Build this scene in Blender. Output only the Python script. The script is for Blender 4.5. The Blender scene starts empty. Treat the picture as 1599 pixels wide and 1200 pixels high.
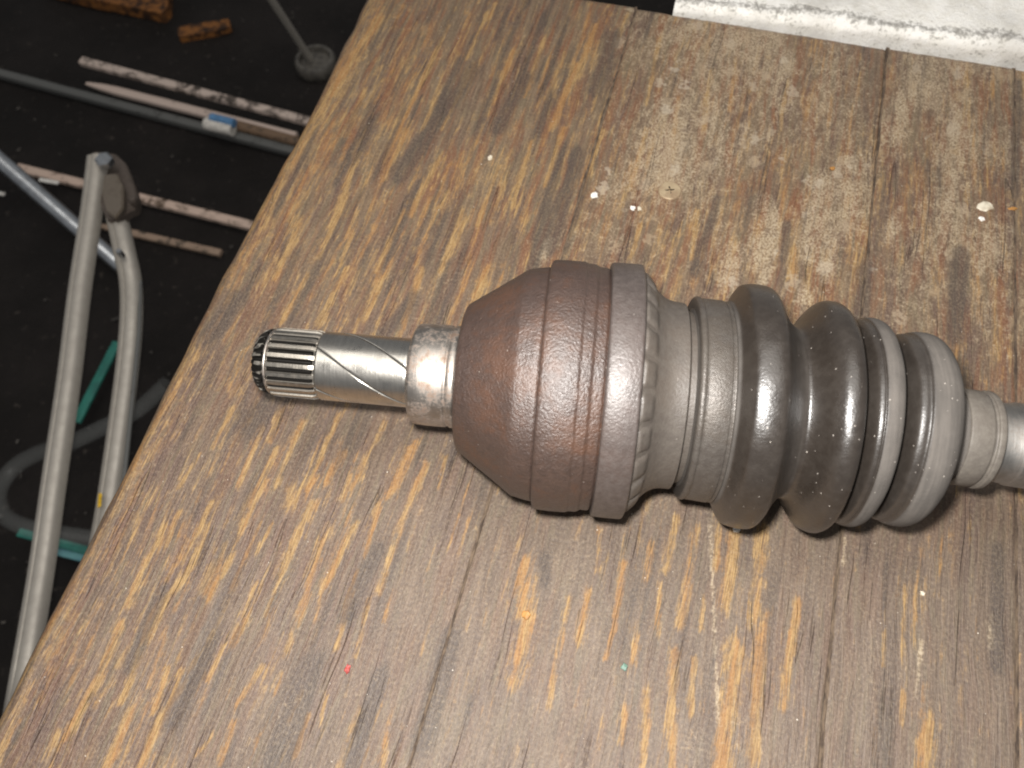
import bpy, bmesh, math, random
import numpy as np
from mathutils import Vector, Matrix, noise as mnoise

random.seed(7)
rng = np.random.default_rng(7)
scene = bpy.context.scene
col = scene.collection

# ------------------------------------------------------------------ camera, world, lights, exposure
F_PX, CX, CY = 1290.0, 799.5, 600.0                 # focal length and centre, in pixels of a 1599 px wide frame
ROT = Matrix(((0.99972108, -0.01086327, -0.02097009),
              (0.0,        -0.88792938,  0.45997979),
              (-0.02361684, -0.4598515, -0.88768173)))   # camera (right, down, forward) -> world
CAM = Vector((0.00723468, -0.15869303, 0.3062502))

cam_d = bpy.data.cameras.new('camera')
cam = bpy.data.objects.new('camera', cam_d)
col.objects.link(cam)
right = ROT @ Vector((1, 0, 0)); down = ROT @ Vector((0, 1, 0)); fwd = ROT @ Vector((0, 0, 1))
m = Matrix.Identity(4)
for i in range(3):
    m[i][0] = right[i]; m[i][1] = -down[i]; m[i][2] = -fwd[i]; m[i][3] = CAM[i]
cam.matrix_world = m
cam_d.sensor_width = 36.0
cam_d.lens = F_PX / 1599.0 * 36.0
cam_d.clip_start = 0.01
cam_d.clip_end = 50.0
cam_d.dof.use_dof = True
cam_d.dof.focus_distance = 0.31
cam_d.dof.aperture_fstop = 15.0
scene.camera = cam
scene.cycles.filter_width = 2.0        # slightly soft compact-camera picture

w = bpy.data.worlds.new('World'); scene.world = w; w.use_nodes = True
w.node_tree.nodes['Background'].inputs[0].default_value = (0.95, 0.97, 1.0, 1)
w.node_tree.nodes['Background'].inputs[1].default_value = 0.15

def lamp(name, kind, loc, power, **kw):
    d = bpy.data.lights.new(name, kind); d.energy = power
    for k, v in kw.items(): setattr(d, k, v)
    o = bpy.data.objects.new(name, d); o.location = loc; col.objects.link(o)
    return o
# the camera's own flash, up and left of the lens, and a weak overhead fill added for ambient light
lamp('camera_flash', 'POINT', CAM + right * -0.011 - down * 0.020 + fwd * 0.01, 7.2,
     shadow_soft_size=0.009, color=(1.0, 0.975, 0.94))
fill = lamp('overhead_fill', 'AREA', (0.05, 0.25, 2.2), 20.0, shape='RECTANGLE', size=2.2, size_y=1.6, color=(1.0, 0.96, 0.9))

scene.view_settings.view_transform = 'Standard'
scene.view_settings.look = 'None'
scene.view_settings.exposure = 0.3
scene.view_settings.gamma = 1.0
scene.render.resolution_x = 1024; scene.render.resolution_y = 768

def at(px, py, z=0.0):
    """world point at height z seen at photo pixel (px, py)"""
    d = ROT @ Vector((px - CX, py - CY, F_PX))
    return CAM + d * ((z - CAM.z) / d.z)

# ------------------------------------------------------------------ node helpers
class NT:
    def __init__(s, name):
        s.mat = bpy.data.materials.new(name); s.mat.use_nodes = True
        s.t = s.mat.node_tree; s.n = s.t.nodes; s.l = s.t.links
        s.bsdf = s.n['Principled BSDF']
    def new(s, typ, **kw):
        n = s.n.new(typ)
        for k, v in kw.items(): setattr(n, k, v)
        return n
    def put(s, sock, v):
        if isinstance(v, bpy.types.NodeSocket): s.l.new(v, sock)
        elif v is not None:
            if isinstance(v, (tuple, list)) and len(v) == 3 and sock.type == 'RGBA': v = (*v, 1)
            sock.default_value = v
    def coord(s): return s.new('ShaderNodeTexCoord').outputs['Object']
    def mapv(s, vec, scale=(1, 1, 1), loc=(0, 0, 0)):
        n = s.new('ShaderNodeMapping'); s.put(n.inputs['Vector'], vec)
        n.inputs['Scale'].default_value = scale; n.inputs['Location'].default_value = loc
        return n.outputs[0]
    def noise(s, vec, scale, detail=4, rough=0.55, dist=0.0):
        n = s.new('ShaderNodeTexNoise'); s.put(n.inputs['Vector'], vec)
        n.inputs['Scale'].default_value = scale; n.inputs['Detail'].default_value = detail
        n.inputs['Roughness'].default_value = rough; n.inputs['Distortion'].default_value = dist
        return n.outputs[0]
    def voro(s, vec, scale, feature='F1', out='Distance', rnd=1.0):
        n = s.new('ShaderNodeTexVoronoi', feature=feature); s.put(n.inputs['Vector'], vec)
        n.inputs['Scale'].default_value = scale; n.inputs['Randomness'].default_value = rnd
        return n.outputs[out]
    def math(s, op, a, b=None, c=None, clamp=False):
        n = s.new('ShaderNodeMath', operation=op, use_clamp=clamp)
        s.put(n.inputs[0], a)
        if b is not None: s.put(n.inputs[1], b)
        if c is not None: s.put(n.inputs[2], c)
        return n.outputs[0]
    def step(s, v, a, b):
        n = s.new('ShaderNodeMapRange', interpolation_type='SMOOTHSTEP')
        s.put(n.inputs[0], v); n.inputs[1].default_value = a; n.inputs[2].default_value = b
        return n.outputs[0]
    def lin(s, v, a, b, c, d):
        n = s.new('ShaderNodeMapRange'); s.put(n.inputs[0], v)
        for i, x in enumerate((a, b, c, d)): n.inputs[i + 1].default_value = x
        return n.outputs[0]
    def mix(s, f, a, b, blend='MIX'):
        n = s.new('ShaderNodeMix', data_type='RGBA', blend_type=blend)
        s.put(n.inputs[0], f); s.put(n.inputs[6], a); s.put(n.inputs[7], b)
        return n.outputs[2]
    def attr(s, name):
        return s.new('ShaderNodeAttribute', attribute_name=name).outputs['Fac']
    def bump(s, h, dist=0.001, strength=1.0, normal=None):
        n = s.new('ShaderNodeBump'); s.put(n.inputs['Height'], h)
        n.inputs['Distance'].default_value = dist; n.inputs['Strength'].default_value = strength
        if normal is not None: s.l.new(normal, n.inputs['Normal'])
        return n.outputs[0]
    def out(s, base=None, rough=None, metal=None, normal=None, spec=None, **kw):
        b = s.bsdf.inputs
        s.put(b['Base Color'], base); s.put(b['Roughness'], rough); s.put(b['Metallic'], metal)
        if spec is not None: s.put(b['Specular IOR Level'], spec)
        if normal is not None: s.l.new(normal, b['Normal'])
        for k, v in kw.items(): s.put(b[k], v)
        return s.mat

# ------------------------------------------------------------------ object helpers
def tag(o, label=None, cat=None, group=None, kind=None):
    if label: o['label'] = label
    if cat: o['category'] = cat
    if group: o['group'] = group
    if kind: o['kind'] = kind
    return o
def empty(name, loc, rz=0.0):
    o = bpy.data.objects.new(name, None); o.location = loc; o.rotation_euler = (0, 0, rz)
    o.empty_display_size = 0.02
    col.objects.link(o); return o
def from_py(name, verts, faces, mat, parent=None, smooth=True, sharp=None):
    me = bpy.data.meshes.new(name); me.from_pydata([tuple(v) for v in verts], [], faces); me.update()
    if smooth: me.polygons.foreach_set('use_smooth', [True] * len(me.polygons))
    me.materials.append(mat)
    if smooth and sharp:
        me.set_sharp_from_angle(angle=math.radians(sharp))
    o = bpy.data.objects.new(name, me); col.objects.link(o)
    if parent: o.parent = parent
    return o
def from_bm(name, bm, mat, parent=None, smooth=True, sharp=40):
    me = bpy.data.meshes.new(name); bmesh.ops.recalc_face_normals(bm, faces=bm.faces); bm.to_mesh(me); bm.free()
    if smooth:
        me.polygons.foreach_set('use_smooth', [True] * len(me.polygons))
        if sharp: me.set_sharp_from_angle(angle=math.radians(sharp))
    me.materials.append(mat)
    o = bpy.data.objects.new(name, me); col.objects.link(o)
    if parent: o.parent = parent
    return o
def sweep(bm, pts, section, up=Vector((0, 0, 1)), cap=True, scales=None):
    """sweep a closed 2-D section [(a,b)...] along 3-D points"""
    rings = []
    pts = [Vector(p) for p in pts]
    for i, p in enumerate(pts):
        t = (pts[min(i + 1, len(pts) - 1)] - pts[max(i - 1, 0)]).normalized()
        s = t.cross(up)
        s = s.normalized() if s.length > 1e-6 else Vector((1, 0, 0))
        n = s.cross(t).normalized()
        k = scales[i] if scales else 1.0
        rings.append([bm.verts.new(p + s * (a * k) + n * (b * k)) for a, b in section])
    L = len(section)
    for r0, r1 in zip(rings, rings[1:]):
        for j in range(L):
            bm.faces.new((r0[j], r0[(j + 1) % L], r1[(j + 1) % L], r1[j]))
    if cap:
        bm.faces.new(rings[0][::-1]); bm.faces.new(rings[-1])
def circle(r, n=16): return [(r * math.cos(2 * math.pi * k / n), r * math.sin(2 * math.pi * k / n)) for k in range(n)]
def round_rect(w, h, r, n=4):
    out = []
    for cx, cy, a0 in ((w/2-r, h/2-r, 0), (-w/2+r, h/2-r, 90), (-w/2+r, -h/2+r, 180), (w/2-r, -h/2+r, 270)):
        for k in range(n + 1):
            a = math.radians(a0 + 90 * k / n); out.append((cx + r * math.cos(a), cy + r * math.sin(a)))
    return out
def catmull(pts, sub):
    pts = np.array(pts, float); out = []
    P = np.vstack([2 * pts[0] - pts[1], pts, 2 * pts[-1] - pts[-2]])
    for i in range(1, len(P) - 2):
        for k in range(sub):
            t = k / sub
            a, b, c, d = P[i-1], P[i], P[i+1], P[i+2]
            out.append(0.5 * ((2*b) + (-a + c)*t + (2*a - 5*b + 4*c - d)*t*t + (-a + 3*b - 3*c + d)*t**3))
    out.append(pts[-1]); return [tuple(x) for x in out]

# ------------------------------------------------------------------ workbench: planks with worn grain
ANG = math.radians(74.72205 - 90.0)
DU = Vector((0.2635018, 0.9646589)); DV = Vector((0.9646589, -0.2635018))
def uv(px, py):
    p = at(px, py); q = Vector((p.x, p.y)); return q.dot(DU), q.dot(DV)

def scale_strokes(lst, k, ox, oy): return [(a/k+ox, b/k+oy, c/k+ox, d/k+oy, wd/k) for a, b, c, d, wd in lst]
WEAR = scale_strokes([
 (510,250,400,490,30),(660,170,560,360,22),(830,100,650,470,14),(730,330,690,400,18),(860,0,770,180,14),(990,90,960,130,16),
 (912,130,900,175,45),(1070,20,1020,100,30),(1090,90,1070,160,18),(970,190,870,390,36),(1030,250,960,420,30),(900,340,830,520,14),
 (960,440,890,640,30),(1110,240,1020,420,26),(1180,180,1140,330,20),(1330,60,1240,260,34),(1280,0,1210,150,20),(1250,260,1180,450,26),
 (1110,390,1050,620,24),(1150,470,1110,650,22),(820,680,740,800,18),(760,540,730,600,30),(370,560,290,760,34),(430,640,380,780,24),
 (520,690,480,820,16),(260,800,210,890,40),(400,830,340,980,34),(500,850,440,980,30),(660,580,600,680,12),(880,700,860,760,14),
 (810,900,790,960,16),(660,900,610,960,14),(960,840,920,960,20),(600,370,520,470,22),(520,470,450,600,30),(660,370,640,440,30),
 (700,300,680,380,16),(760,200,720,330,16),(800,420,760,520,14),(850,230,800,330,14),(560,700,530,800,14),(1010,420,985,540,16),
 (1230,440,1200,540,18),(1060,160,1040,240,14),(940,760,900,860,12),(700,620,650,720,12),(180,900,150,990,26),(1390,30,1370,120,16),
 (620,20,560,120,14),(560,200,520,300,16),(330,700,290,800,14),(730,860,690,990,18),(1210,900,1190,990,18),(1020,760,1000,880,12)], 2, 0, 700)
WEAR += scale_strokes([
 (510,60,480,220,34),(575,90,530,380,38),(700,110,670,320,48),(780,100,760,360,46),(790,360,770,600,42),(890,330,850,640,34),
 (690,470,660,840,58),(770,600,750,800,36),(510,480,490,700,34),(570,500,560,660,24),(420,600,410,840,28),(350,200,320,360,24),
 (270,90,270,220,26),(460,260,460,420,18),(180,310,140,480,24),(240,290,210,440,26),(320,400,290,490,20),(390,430,380,500,24),
 (40,200,20,350,40),(50,380,10,560,50),(500,720,500,840,30),(430,140,420,240,26),(1220,600,1215,700,14),(1300,700,1280,840,36),
 (1165,420,1160,520,14),(640,40,640,200,26),(1580,480,1575,560,16),(130,500,120,640,26),(600,300,590,400,16),(350,650,345,760,20)], 2, 800, 780)
WEAR += [
 (590,30,520,140,26),(700,40,600,250,9),(640,190,600,280,11),(690,240,640,330,12),(540,300,500,400,14),(560,240,540,290,10),(740,100,690,200,9),
 (800,80,760,180,10),(720,330,690,420,10),(630,330,590,420,10),(470,340,430,430,14),(900,100,860,200,11),(930,40,900,120,12),(760,420,715,540,16),
 (540,420,500,500,10),(600,430,570,500,9),(660,420,630,500,9),(480,430,440,500,10),(690,130,660,200,8),(850,60,820,150,9),(830,220,800,320,8),
 (780,260,745,350,8),(880,200,850,290,8),(570,140,540,210,10),(940,200,910,300,9),(1030,60,1010,160,9),(1010,200,985,290,10),(760,20,730,90,9),
 (410,670,370,760,10),(470,660,430,760,10),(530,650,480,760,11),(600,660,550,760,11),(650,690,620,760,12),(440,640,420,690,8),(360,640,330,700,10),
 (1060,150,1050,230,8),(1110,110,1100,200,8),(1150,90,1140,170,7),(1230,120,1220,200,7),(1000,350,985,400,10),(1090,330,1080,400,9),(1240,390,1235,430,14)]
# pale rubbed patches and scuffs
PALE = [(1110,820,1122,1130,6),(1200,330,1190,400,60),(1280,290,1275,380,70),(1150,390,1140,430,50),(1300,360,1290,410,46),(1400,330,1390,370,30),
        (1490,270,1480,330,26),(1090,310,1068,350,8),(1120,150,1110,220,16),(1130,200,1115,260,12),(1230,100,1220,160,60),(1330,250,1320,330,40),
        (1410,160,1400,230,50),(1500,150,1490,220,40),(1540,370,1530,420,26),(1200,420,1190,440,30),(855,380,850,400,20),(1260,450,1255,470,30),
        (1550,960,1548,1010,8),(1440,1000,1430,1090,8),(1320,840,1318,880,6)]
DARK = [(735,110,625,270,34),(370,470,330,520,34),(900,240,860,390,24),(470,590,400,650,50),(820,120,780,200,24),(960,60,930,140,30),(640,470,600,520,26),
        (880,300,830,420,22),(1120,310,1085,420,16),(590,860,540,960,20),(330,1000,270,1120,26),(480,1050,430,1180,40),(700,1000,660,1150,30),(1560,860,1555,1040,18),
        (1590,130,1585,300,20),(850,870,850,905,18),(1230,350,1225,400,14),(250,930,200,1040,20),(590,1060,550,1190,24),(1500,400,1490,520,30),(1350,420,1340,520,26)]

def stroke_field(U, V, strokes, jitter=0.0):
    f = np.zeros_like(U)
    for (x0, y0, x1, y1, wd) in strokes:
        ua, va = uv(x0, y0); ub, vb = uv(x1, y1)
        lo, hi = (ua, va), (ub, vb)
        if lo[0] > hi[0]: lo, hi = hi, lo
        L = max(hi[0] - lo[0], 1e-4)
        hw = wd * 0.00029 * 0.42
        t = (U - lo[0]) / L
        vc = lo[1] + (hi[1] - lo[1]) * np.clip(t, 0, 1)
        pad = hw * 2.5 / L
        dt = np.maximum(np.maximum(-t, t - 1), 0) / pad
        a = np.exp(-((V - vc) / hw) ** 2 * 0.8) * np.exp(-dt * dt * 2.0)
        f = np.maximum(f, a)
    return f
def vnoise(U, V, su, sv, seed):
    """smooth value noise, numpy"""
    x = U * su + seed * 17.31; y = V * sv + seed * 5.77
    xi = np.floor(x).astype(int); yi = np.floor(y).astype(int); fx = x - xi; fy = y - yi
    def h(i, j):
        k = (i * 374761393 + j * 668265263 + seed * 1442695) & 0x7fffffff
        k = ((k ^ (k >> 13)) * 1274126177) & 0x7fffffff
        return ((k ^ (k >> 16)) & 0xffff) / 65535.0
    fx = fx*fx*(3-2*fx); fy = fy*fy*(3-2*fy)
    return (h(xi,yi)*(1-fx)+h(xi+1,yi)*fx)*(1-fy) + (h(xi,yi+1)*(1-fx)+h(xi+1,yi+1)*fx)*fy

def wood_material(name, seed, orange, greyness):
    t = NT(name)
    o = t.coord()
    loc = (seed * 3.1, seed * 7.7, seed)
    # wavy grain: shift across the plank slowly along its length
    wob = t.noise(t.mapv(o, (14, 9, 1), loc), 1.0, 3)
    sep = t.new('ShaderNodeSeparateXYZ'); t.put(sep.inputs[0], o)
    comb = t.new('ShaderNodeCombineXYZ')
    t.put(comb.inputs[0], t.math('ADD', sep.outputs[0], t.math('MULTIPLY', wob, 0.009)))
    t.put(comb.inputs[1], sep.outputs[1]); t.put(comb.inputs[2], sep.outputs[2])
    g = comb.outputs[0]
    def streak(sv, su, k, d=5, r=0.62, dist=0.35):
        return t.noise(t.mapv(g, (sv, su, 1), (seed * 3.1 + k * 5.3, seed * 7.7 + k * 2.9, k)), 1.0, d, r, dist)
    fine = streak(1700, 110, 1, 3)
    fibre = streak(620, 42, 2, 4)
    sA, sB, sC, sD, sE = streak(330, 30, 3), streak(230, 20, 4), streak(200, 22, 5), streak(130, 15, 6), streak(380, 40, 7)
    blot = t.noise(t.mapv(o, (38, 24, 1), loc), 1.0, 5, 0.65, 0.4)
    lowf = t.noise(t.mapv(g, (26, 8, 1), (seed * 1.7, seed * 4.4, 3)), 1.0, 3, 0.6)
    fleck = t.noise(t.mapv(o, (330, 190, 1), loc), 1.0, 5, 0.7, 0.5)
    gritty = t.noise(t.mapv(o, (1000, 760, 1), loc), 1.0, 4, 0.72)
    wear, pale, dark, grey, warm = t.attr('wear'), t.attr('pale'), t.attr('dark'), t.attr('grey'), t.attr('warm')
    # stained, oily surface: purple brown, red brown and olive patches run along the grain
    c = t.mix(t.step(fibre, 0.30, 0.70), (0.088, 0.056, 0.040), (0.158, 0.106, 0.072))
    c = t.mix(t.math('MULTIPLY', warm, t.lin(blot, 0.3, 0.7, 0.25, 0.85)), c, t.mix(t.step(fibre, 0.3, 0.7), (0.140, 0.092, 0.050), (0.250, 0.180, 0.105)))
    c = t.mix(t.math('MULTIPLY', t.step(sD, 0.46, 0.62), 0.60), c, (0.098, 0.058, 0.048))
    c = t.mix(t.math('MULTIPLY', t.step(sC, 0.46, 0.62), t.lin(warm, 0, 1, 0.35 * orange + 0.1, 0.85)), c, (0.178, 0.072, 0.033))
    c = t.mix(t.math('MULTIPLY', t.step(sE, 0.50, 0.64), 0.50), c, (0.150, 0.118, 0.070))
    greyc = t.mix(t.step(t.math('ADD', t.math('MULTIPLY', blot, 0.5), t.math('MULTIPLY', fibre, 0.5)), 0.36, 0.64), (0.108, 0.082, 0.062), (0.170, 0.133, 0.100))
    c = t.mix(t.math('MULTIPLY', grey, greyness * 0.50), c, greyc)
    # bare rubbed wood showing through in ragged wisps
    bare = t.mix(t.step(fine, 0.28, 0.70), (0.185, 0.096, 0.031), (0.405, 0.258, 0.102))
    bare = t.mix(t.math('MULTIPLY', t.step(sB, 0.46, 0.60), 0.60), bare, (0.315, 0.138, 0.036))
    wv = t.math('ADD', t.math('MULTIPLY', wear, 0.33), t.math('MULTIPLY', sA, 0.66))
    wv = t.math('ADD', wv, t.math('MULTIPLY', t.math('SUBTRACT', lowf, 0.5), 0.40))
    wv = t.math('ADD', wv, t.math('MULTIPLY', t.math('SUBTRACT', fine, 0.5), 0.34))
    wv = t.math('ADD', wv, t.math('MULTIPLY', t.math('SUBTRACT', fibre, 0.5), 0.50))
    wv = t.math('ADD', wv, t.math('MULTIPLY', t.math('SUBTRACT', fleck, 0.5), 0.55))
    wv = t.math('ADD', wv, t.math('MULTIPLY', warm, 0.045))
    wv = t.math('SUBTRACT', wv, t.math('MULTIPLY', grey, 0.05))
    wf = t.math('MULTIPLY', t.step(wv, 0.37, 0.64), 0.86)
    c = t.mix(wf, c, bare)
    # pale scuffed mottling
    pv = t.math('ADD', t.math('MULTIPLY', pale, 0.34), t.math('ADD', t.math('MULTIPLY', fleck, 0.70), t.math('MULTIPLY', gritty, 0.25)))
    pv = t.math('ADD', pv, t.math('MULTIPLY', t.math('SUBTRACT', blot, 0.5), 0.35))
    pf = t.math('MULTIPLY', t.step(pv, 0.54, 0.84), 0.82)
    palec = t.mix(t.step(gritty, 0.38, 0.66), (0.26, 0.185, 0.105), (0.48, 0.395, 0.285))
    c = t.mix(pf, c, palec)
    # flaking remains of an old coat: irregular chips where the bench is scuffed
    warp = t.new('ShaderNodeVectorMath', operation='ADD'); t.put(warp.inputs[0], t.mapv(o, (150, 105, 1), loc))
    wn = t.new('ShaderNodeTexNoise'); t.put(wn.inputs['Vector'], o); wn.inputs['Scale'].default_value = 420; wn.inputs['Detail'].default_value = 4
    wsc = t.new('ShaderNodeVectorMath', operation='SCALE'); t.put(wsc.inputs[0], wn.outputs['Color']); wsc.inputs['Scale'].default_value = 1.3
    t.put(warp.inputs[1], wsc.outputs[0])
    vf = t.new('ShaderNodeTexVoronoi', feature='F1'); t.put(vf.inputs['Vector'], warp.outputs[0]); vf.inputs['Scale'].default_value = 1.0
    vfc = t.new('ShaderNodeSeparateColor'); t.put(vfc.inputs[0], vf.outputs['Color'])
    sel = t.math('GREATER_THAN', t.math('ADD', vfc.outputs[0], t.math('MULTIPLY', pale, 0.62)), 1.08)
    chip = t.math('MULTIPLY', sel, t.step(t.math('ADD', vf.outputs['Distance'], t.math('MULTIPLY', gritty, 0.35)), 0.68, 0.50))
    c = t.mix(t.math('MULTIPLY', chip, 0.55), c, t.mix(vfc.outputs[1], (0.27, 0.175, 0.085), (0.46, 0.39, 0.30)))
    # dark oil stains with wispy ends, dirt lines in the grain
    dv = t.math('ADD', t.math('MULTIPLY', dark, 0.30), t.math('ADD', t.math('MULTIPLY', sB, 0.45), t.math('MULTIPLY', fibre, 0.30)))
    c = t.mix(t.math('MULTIPLY', t.step(dv, 0.41, 0.58), 0.68), c, (0.058, 0.044, 0.037))
    cr = streak(210, 7, 9, 2, 0.5, 0.2)
    crack = t.math('SUBTRACT', 1.0, t.step(t.math('ABSOLUTE', t.math('SUBTRACT', cr, 0.5)), 0.0, 0.016))
    crack = t.math('MULTIPLY', crack, t.step(sD, 0.52, 0.64))
    c = t.mix(t.math('MULTIPLY', crack, 0.5), c, (0.035, 0.026, 0.022))
    # a few slanting scratches
    scr_ = t.noise(t.mapv(t.mapv(o, (1, 1, 1)), (130, 520, 1), (seed * 9, 2, 0)), 1.0, 1, 0.4, 0.6)
    scr_f = t.math('MULTIPLY', t.math('SUBTRACT', 1.0, t.step(t.math('ABSOLUTE', t.math('SUBTRACT', scr_, 0.5)), 0.0, 0.010)), t.step(blot, 0.56, 0.66))
    c = t.mix(t.math('MULTIPLY', scr_f, 0.45), c, (0.34, 0.25, 0.15))
    # gritty contrast plus tiny pale specks of several sizes
    c = t.mix(t.math('MULTIPLY', t.step(gritty, 0.46, 0.72), 0.34), c, (0.32, 0.25, 0.17))
    c = t.mix(t.math('MULTIPLY', t.step(gritty, 0.52, 0.30), 0.42), c, (0.05, 0.038, 0.032))
    for (sc_, rad_, sel_) in ((240, 0.075, 0.90), (520, 0.12, 0.94)):
        vs = t.new('ShaderNodeTexVoronoi', feature='F1'); t.put(vs.inputs['Vector'], o); vs.inputs['Scale'].default_value = sc_
        vcol = t.new('ShaderNodeSeparateColor'); t.put(vcol.inputs[0], vs.outputs['Color'])
        speck = t.math('MULTIPLY', t.math('LESS_THAN', vs.outputs['Distance'], t.math('MULTIPLY', vcol.outputs[1], rad_)), t.math('GREATER_THAN', vcol.outputs[0], sel_))
        c = t.mix(t.math('MULTIPLY', speck, 0.8), c, (0.62, 0.56, 0.48))
    h = t.math('ADD', t.math('MULTIPLY', fine, 0.5), t.math('ADD', t.math('MULTIPLY', fibre, 0.8), t.math('MULTIPLY', gritty, 0.5)))
    h = t.math('SUBTRACT', h, t.math('MULTIPLY', crack, 0.8))
    rough = t.lin(t.math('ADD', t.math('MULTIPLY', wf, 0.6), t.math('MULTIPLY', gritty, 0.4)), 0, 1, 0.44, 0.72)
    return t.out(c, rough, 0.0, t.bump(h, 0.0006, 0.9), 0.45)

bench = empty('workbench', (0, 0, 0), ANG)
tag(bench, 'worn stained wooden plank workbench top under the drive shaft', 'workbench')
U_BACK = 0.2408
PLANKS = [  # v0, v1, top z, seed, orange, greyness, wear density
    (-0.1423, 0.00415, 0.0, 1, 0.45, 0.75, 1.0),
    (0.00445, 0.13775, -0.0006, 2, 0.55, 1.0, 0.75),
    (0.13805, 0.20045, 0.0001, 3, 0.40, 1.0, 0.35),
    (0.20075, 0.3300, -0.0004, 4, 0.35, 1.0, 0.35)]
def build_plank(v0, v1, ztop, seed, orange, greyness, dens):
    nu, nv = 380, max(24, int((v1 - v0) / 0.0010))
    us = np.linspace(-0.42, U_BACK, nu); vs = np.linspace(v0, v1, nv)
    U, V = np.meshgrid(us, vs, indexing='ij')
    # ragged long edges and rounded arrises
    ed = np.minimum(V - v0, v1 - V)
    amp = 0.0016 if seed == 1 else 0.0005
    wobL = (vnoise(U, U*0, 14, 1, seed + 20) - 0.5) * amp * 2 + (vnoise(U, U*0, 70, 1, seed + 30) - 0.5) * amp * 0.9
    wobR = (vnoise(U, U*0, 22, 1, seed + 40) - 0.5) * 0.0006
    fl = np.clip(1 - (V - v0) / 0.012, 0, 1); fr = np.clip(1 - (v1 - V) / 0.008, 0, 1)
    V2 = V + wobL * fl + wobR * fr
    Z = np.full_like(U, ztop)
    rl = 0.006 if seed == 1 else 0.0012
    x = np.clip(1 - (V - v0) / rl, 0, 1); Z -= (0.0035 if seed == 1 else 0.0005) * x * x
    x = np.clip(1 - (v1 - V) / 0.0012, 0, 1); Z -= 0.0006 * x * x
    x = np.clip(1 - (U_BACK - U) / 0.003, 0, 1); Z -= 0.0012 * x * x
    Z -= 0.0006 * vnoise(U, V, 9, 260, seed) * vnoise(U, V, 5, 40, seed + 3)
    Z -= 0.0004 * vnoise(U, V, 12, 25, seed + 9)
    # wear and tone maps
    wear = stroke_field(U, V, WEAR)
    rs = []
    r2 = random.Random(seed * 11)
    for _ in range(int(700 * dens * (v1 - v0) / 0.146)):
        uu = r2.uniform(-0.42, U_BACK); vv = r2.uniform(v0, v1); L = r2.uniform(0.006, 0.035); rs.append((uu, vv, L, r2.uniform(0.0003, 0.0011), r2.uniform(0.2, 0.7)))
    for (uu, vv, L, hw, a) in rs:
        if seed == 2 and uu < 0.0: a *= 0.55
        t = (U - uu) / L
        dt = np.maximum(np.maximum(-t, t - 1), 0) * L / (hw * 4)
        wear = np.maximum(wear, a * np.exp(-((V - vv) / hw) ** 2) * np.exp(-dt * dt))
    if seed == 1:      # rubbed bare along the free edge
        wear = np.maximum(wear, 0.55 * np.exp(-((V - v0) / 0.020) ** 2) * (0.45 + 0.75 * vnoise(U, V, 40, 110, 77)))
        wear = np.maximum(wear, 0.40 * np.exp(-((V - v0 - 0.02) / 0.030) ** 2) * vnoise(U, V, 22, 60, 78))
    pale = stroke_field(U, V, PALE) * (0.55 + 0.6 * vnoise(U, V, 120, 200, seed + 50))
    up = np.clip((U - 0.02) / 0.12, 0, 1) * np.clip((V + 0.02) / 0.05, 0, 1)
    pale = np.maximum(pale, 0.70 * up * (0.3 + 0.9 * vnoise(U, V, 30, 55, seed + 60)))
    dark = stroke_field(U, V, DARK)
    for _ in range(130 if seed < 2 else 80 if seed < 3 else 40):
        uu = r2.uniform(-0.25, U_BACK); vv = r2.uniform(v0, v1); L = r2.uniform(0.012, 0.05); hw = r2.uniform(0.0006, 0.0024); a_ = r2.uniform(0.4, 1.0) * (1.0 if uu > 0 else 0.6)
        if vv > 0.02 and uu > 0.03: a_ *= 0.45
        tt = (U - uu) / L; dt = np.maximum(np.maximum(-tt, tt - 1), 0) * L / (hw * 5)
        dark = np.maximum(dark, a_ * np.exp(-((V - vv) / hw) ** 2) * np.exp(-dt * dt))
    grey = np.clip((0.06 - U) / 0.10, 0, 1) * np.clip((V + 0.13) / 0.11, 0, 1)
    grey = np.clip(grey * (0.55 + 0.8 * vnoise(U, V, 14, 30, seed + 70)), 0, 1)
    warm = np.clip((U + 0.02) / 0.12, 0, 1) * (0.6 + 0.5 * vnoise(U, V, 12, 20, seed + 80))  # back of bench lightened: less grime there, and brightness painted into the colour
    verts = np.stack([V2, U, Z], -1).reshape(-1, 3)
    idx = np.arange(nu * nv).reshape(nu, nv)
    quads = np.stack([idx[:-1, :-1], idx[:-1, 1:], idx[1:, 1:], idx[1:, :-1]], -1).reshape(-1, 4)
    # skirt down to the underside and the underside itself
    rim = list(idx[0, :]) + list(idx[1:, -1]) + list(idx[-1, -2::-1]) + list(idx[-2:0:-1, 0])
    low = verts[rim].copy(); low[:, 2] = -0.038
    base = len(verts); verts = np.vstack([verts, low]); n = len(rim)
    faces = [tuple(q) for q in quads.tolist()]
    faces += [(rim[(i + 1) % n], rim[i], base + i, base + (i + 1) % n) for i in range(n)]
    faces.append(tuple(base + i for i in range(n - 1, -1, -1)))
    o = from_py('plank', verts.tolist(), faces, wood_material('worn_wood', seed, orange, greyness), bench, True, 50)
    for nm, f in (('wear', wear), ('pale', pale), ('dark', dark), ('grey', grey), ('warm', warm)):
        a = o.data.attributes.new(nm, 'FLOAT', 'POINT')
        a.data.foreach_set('value', np.concatenate([f.reshape(-1), np.zeros(n)]).astype(np.float32))
    return o
for p in PLANKS: build_plank(*p)
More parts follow.
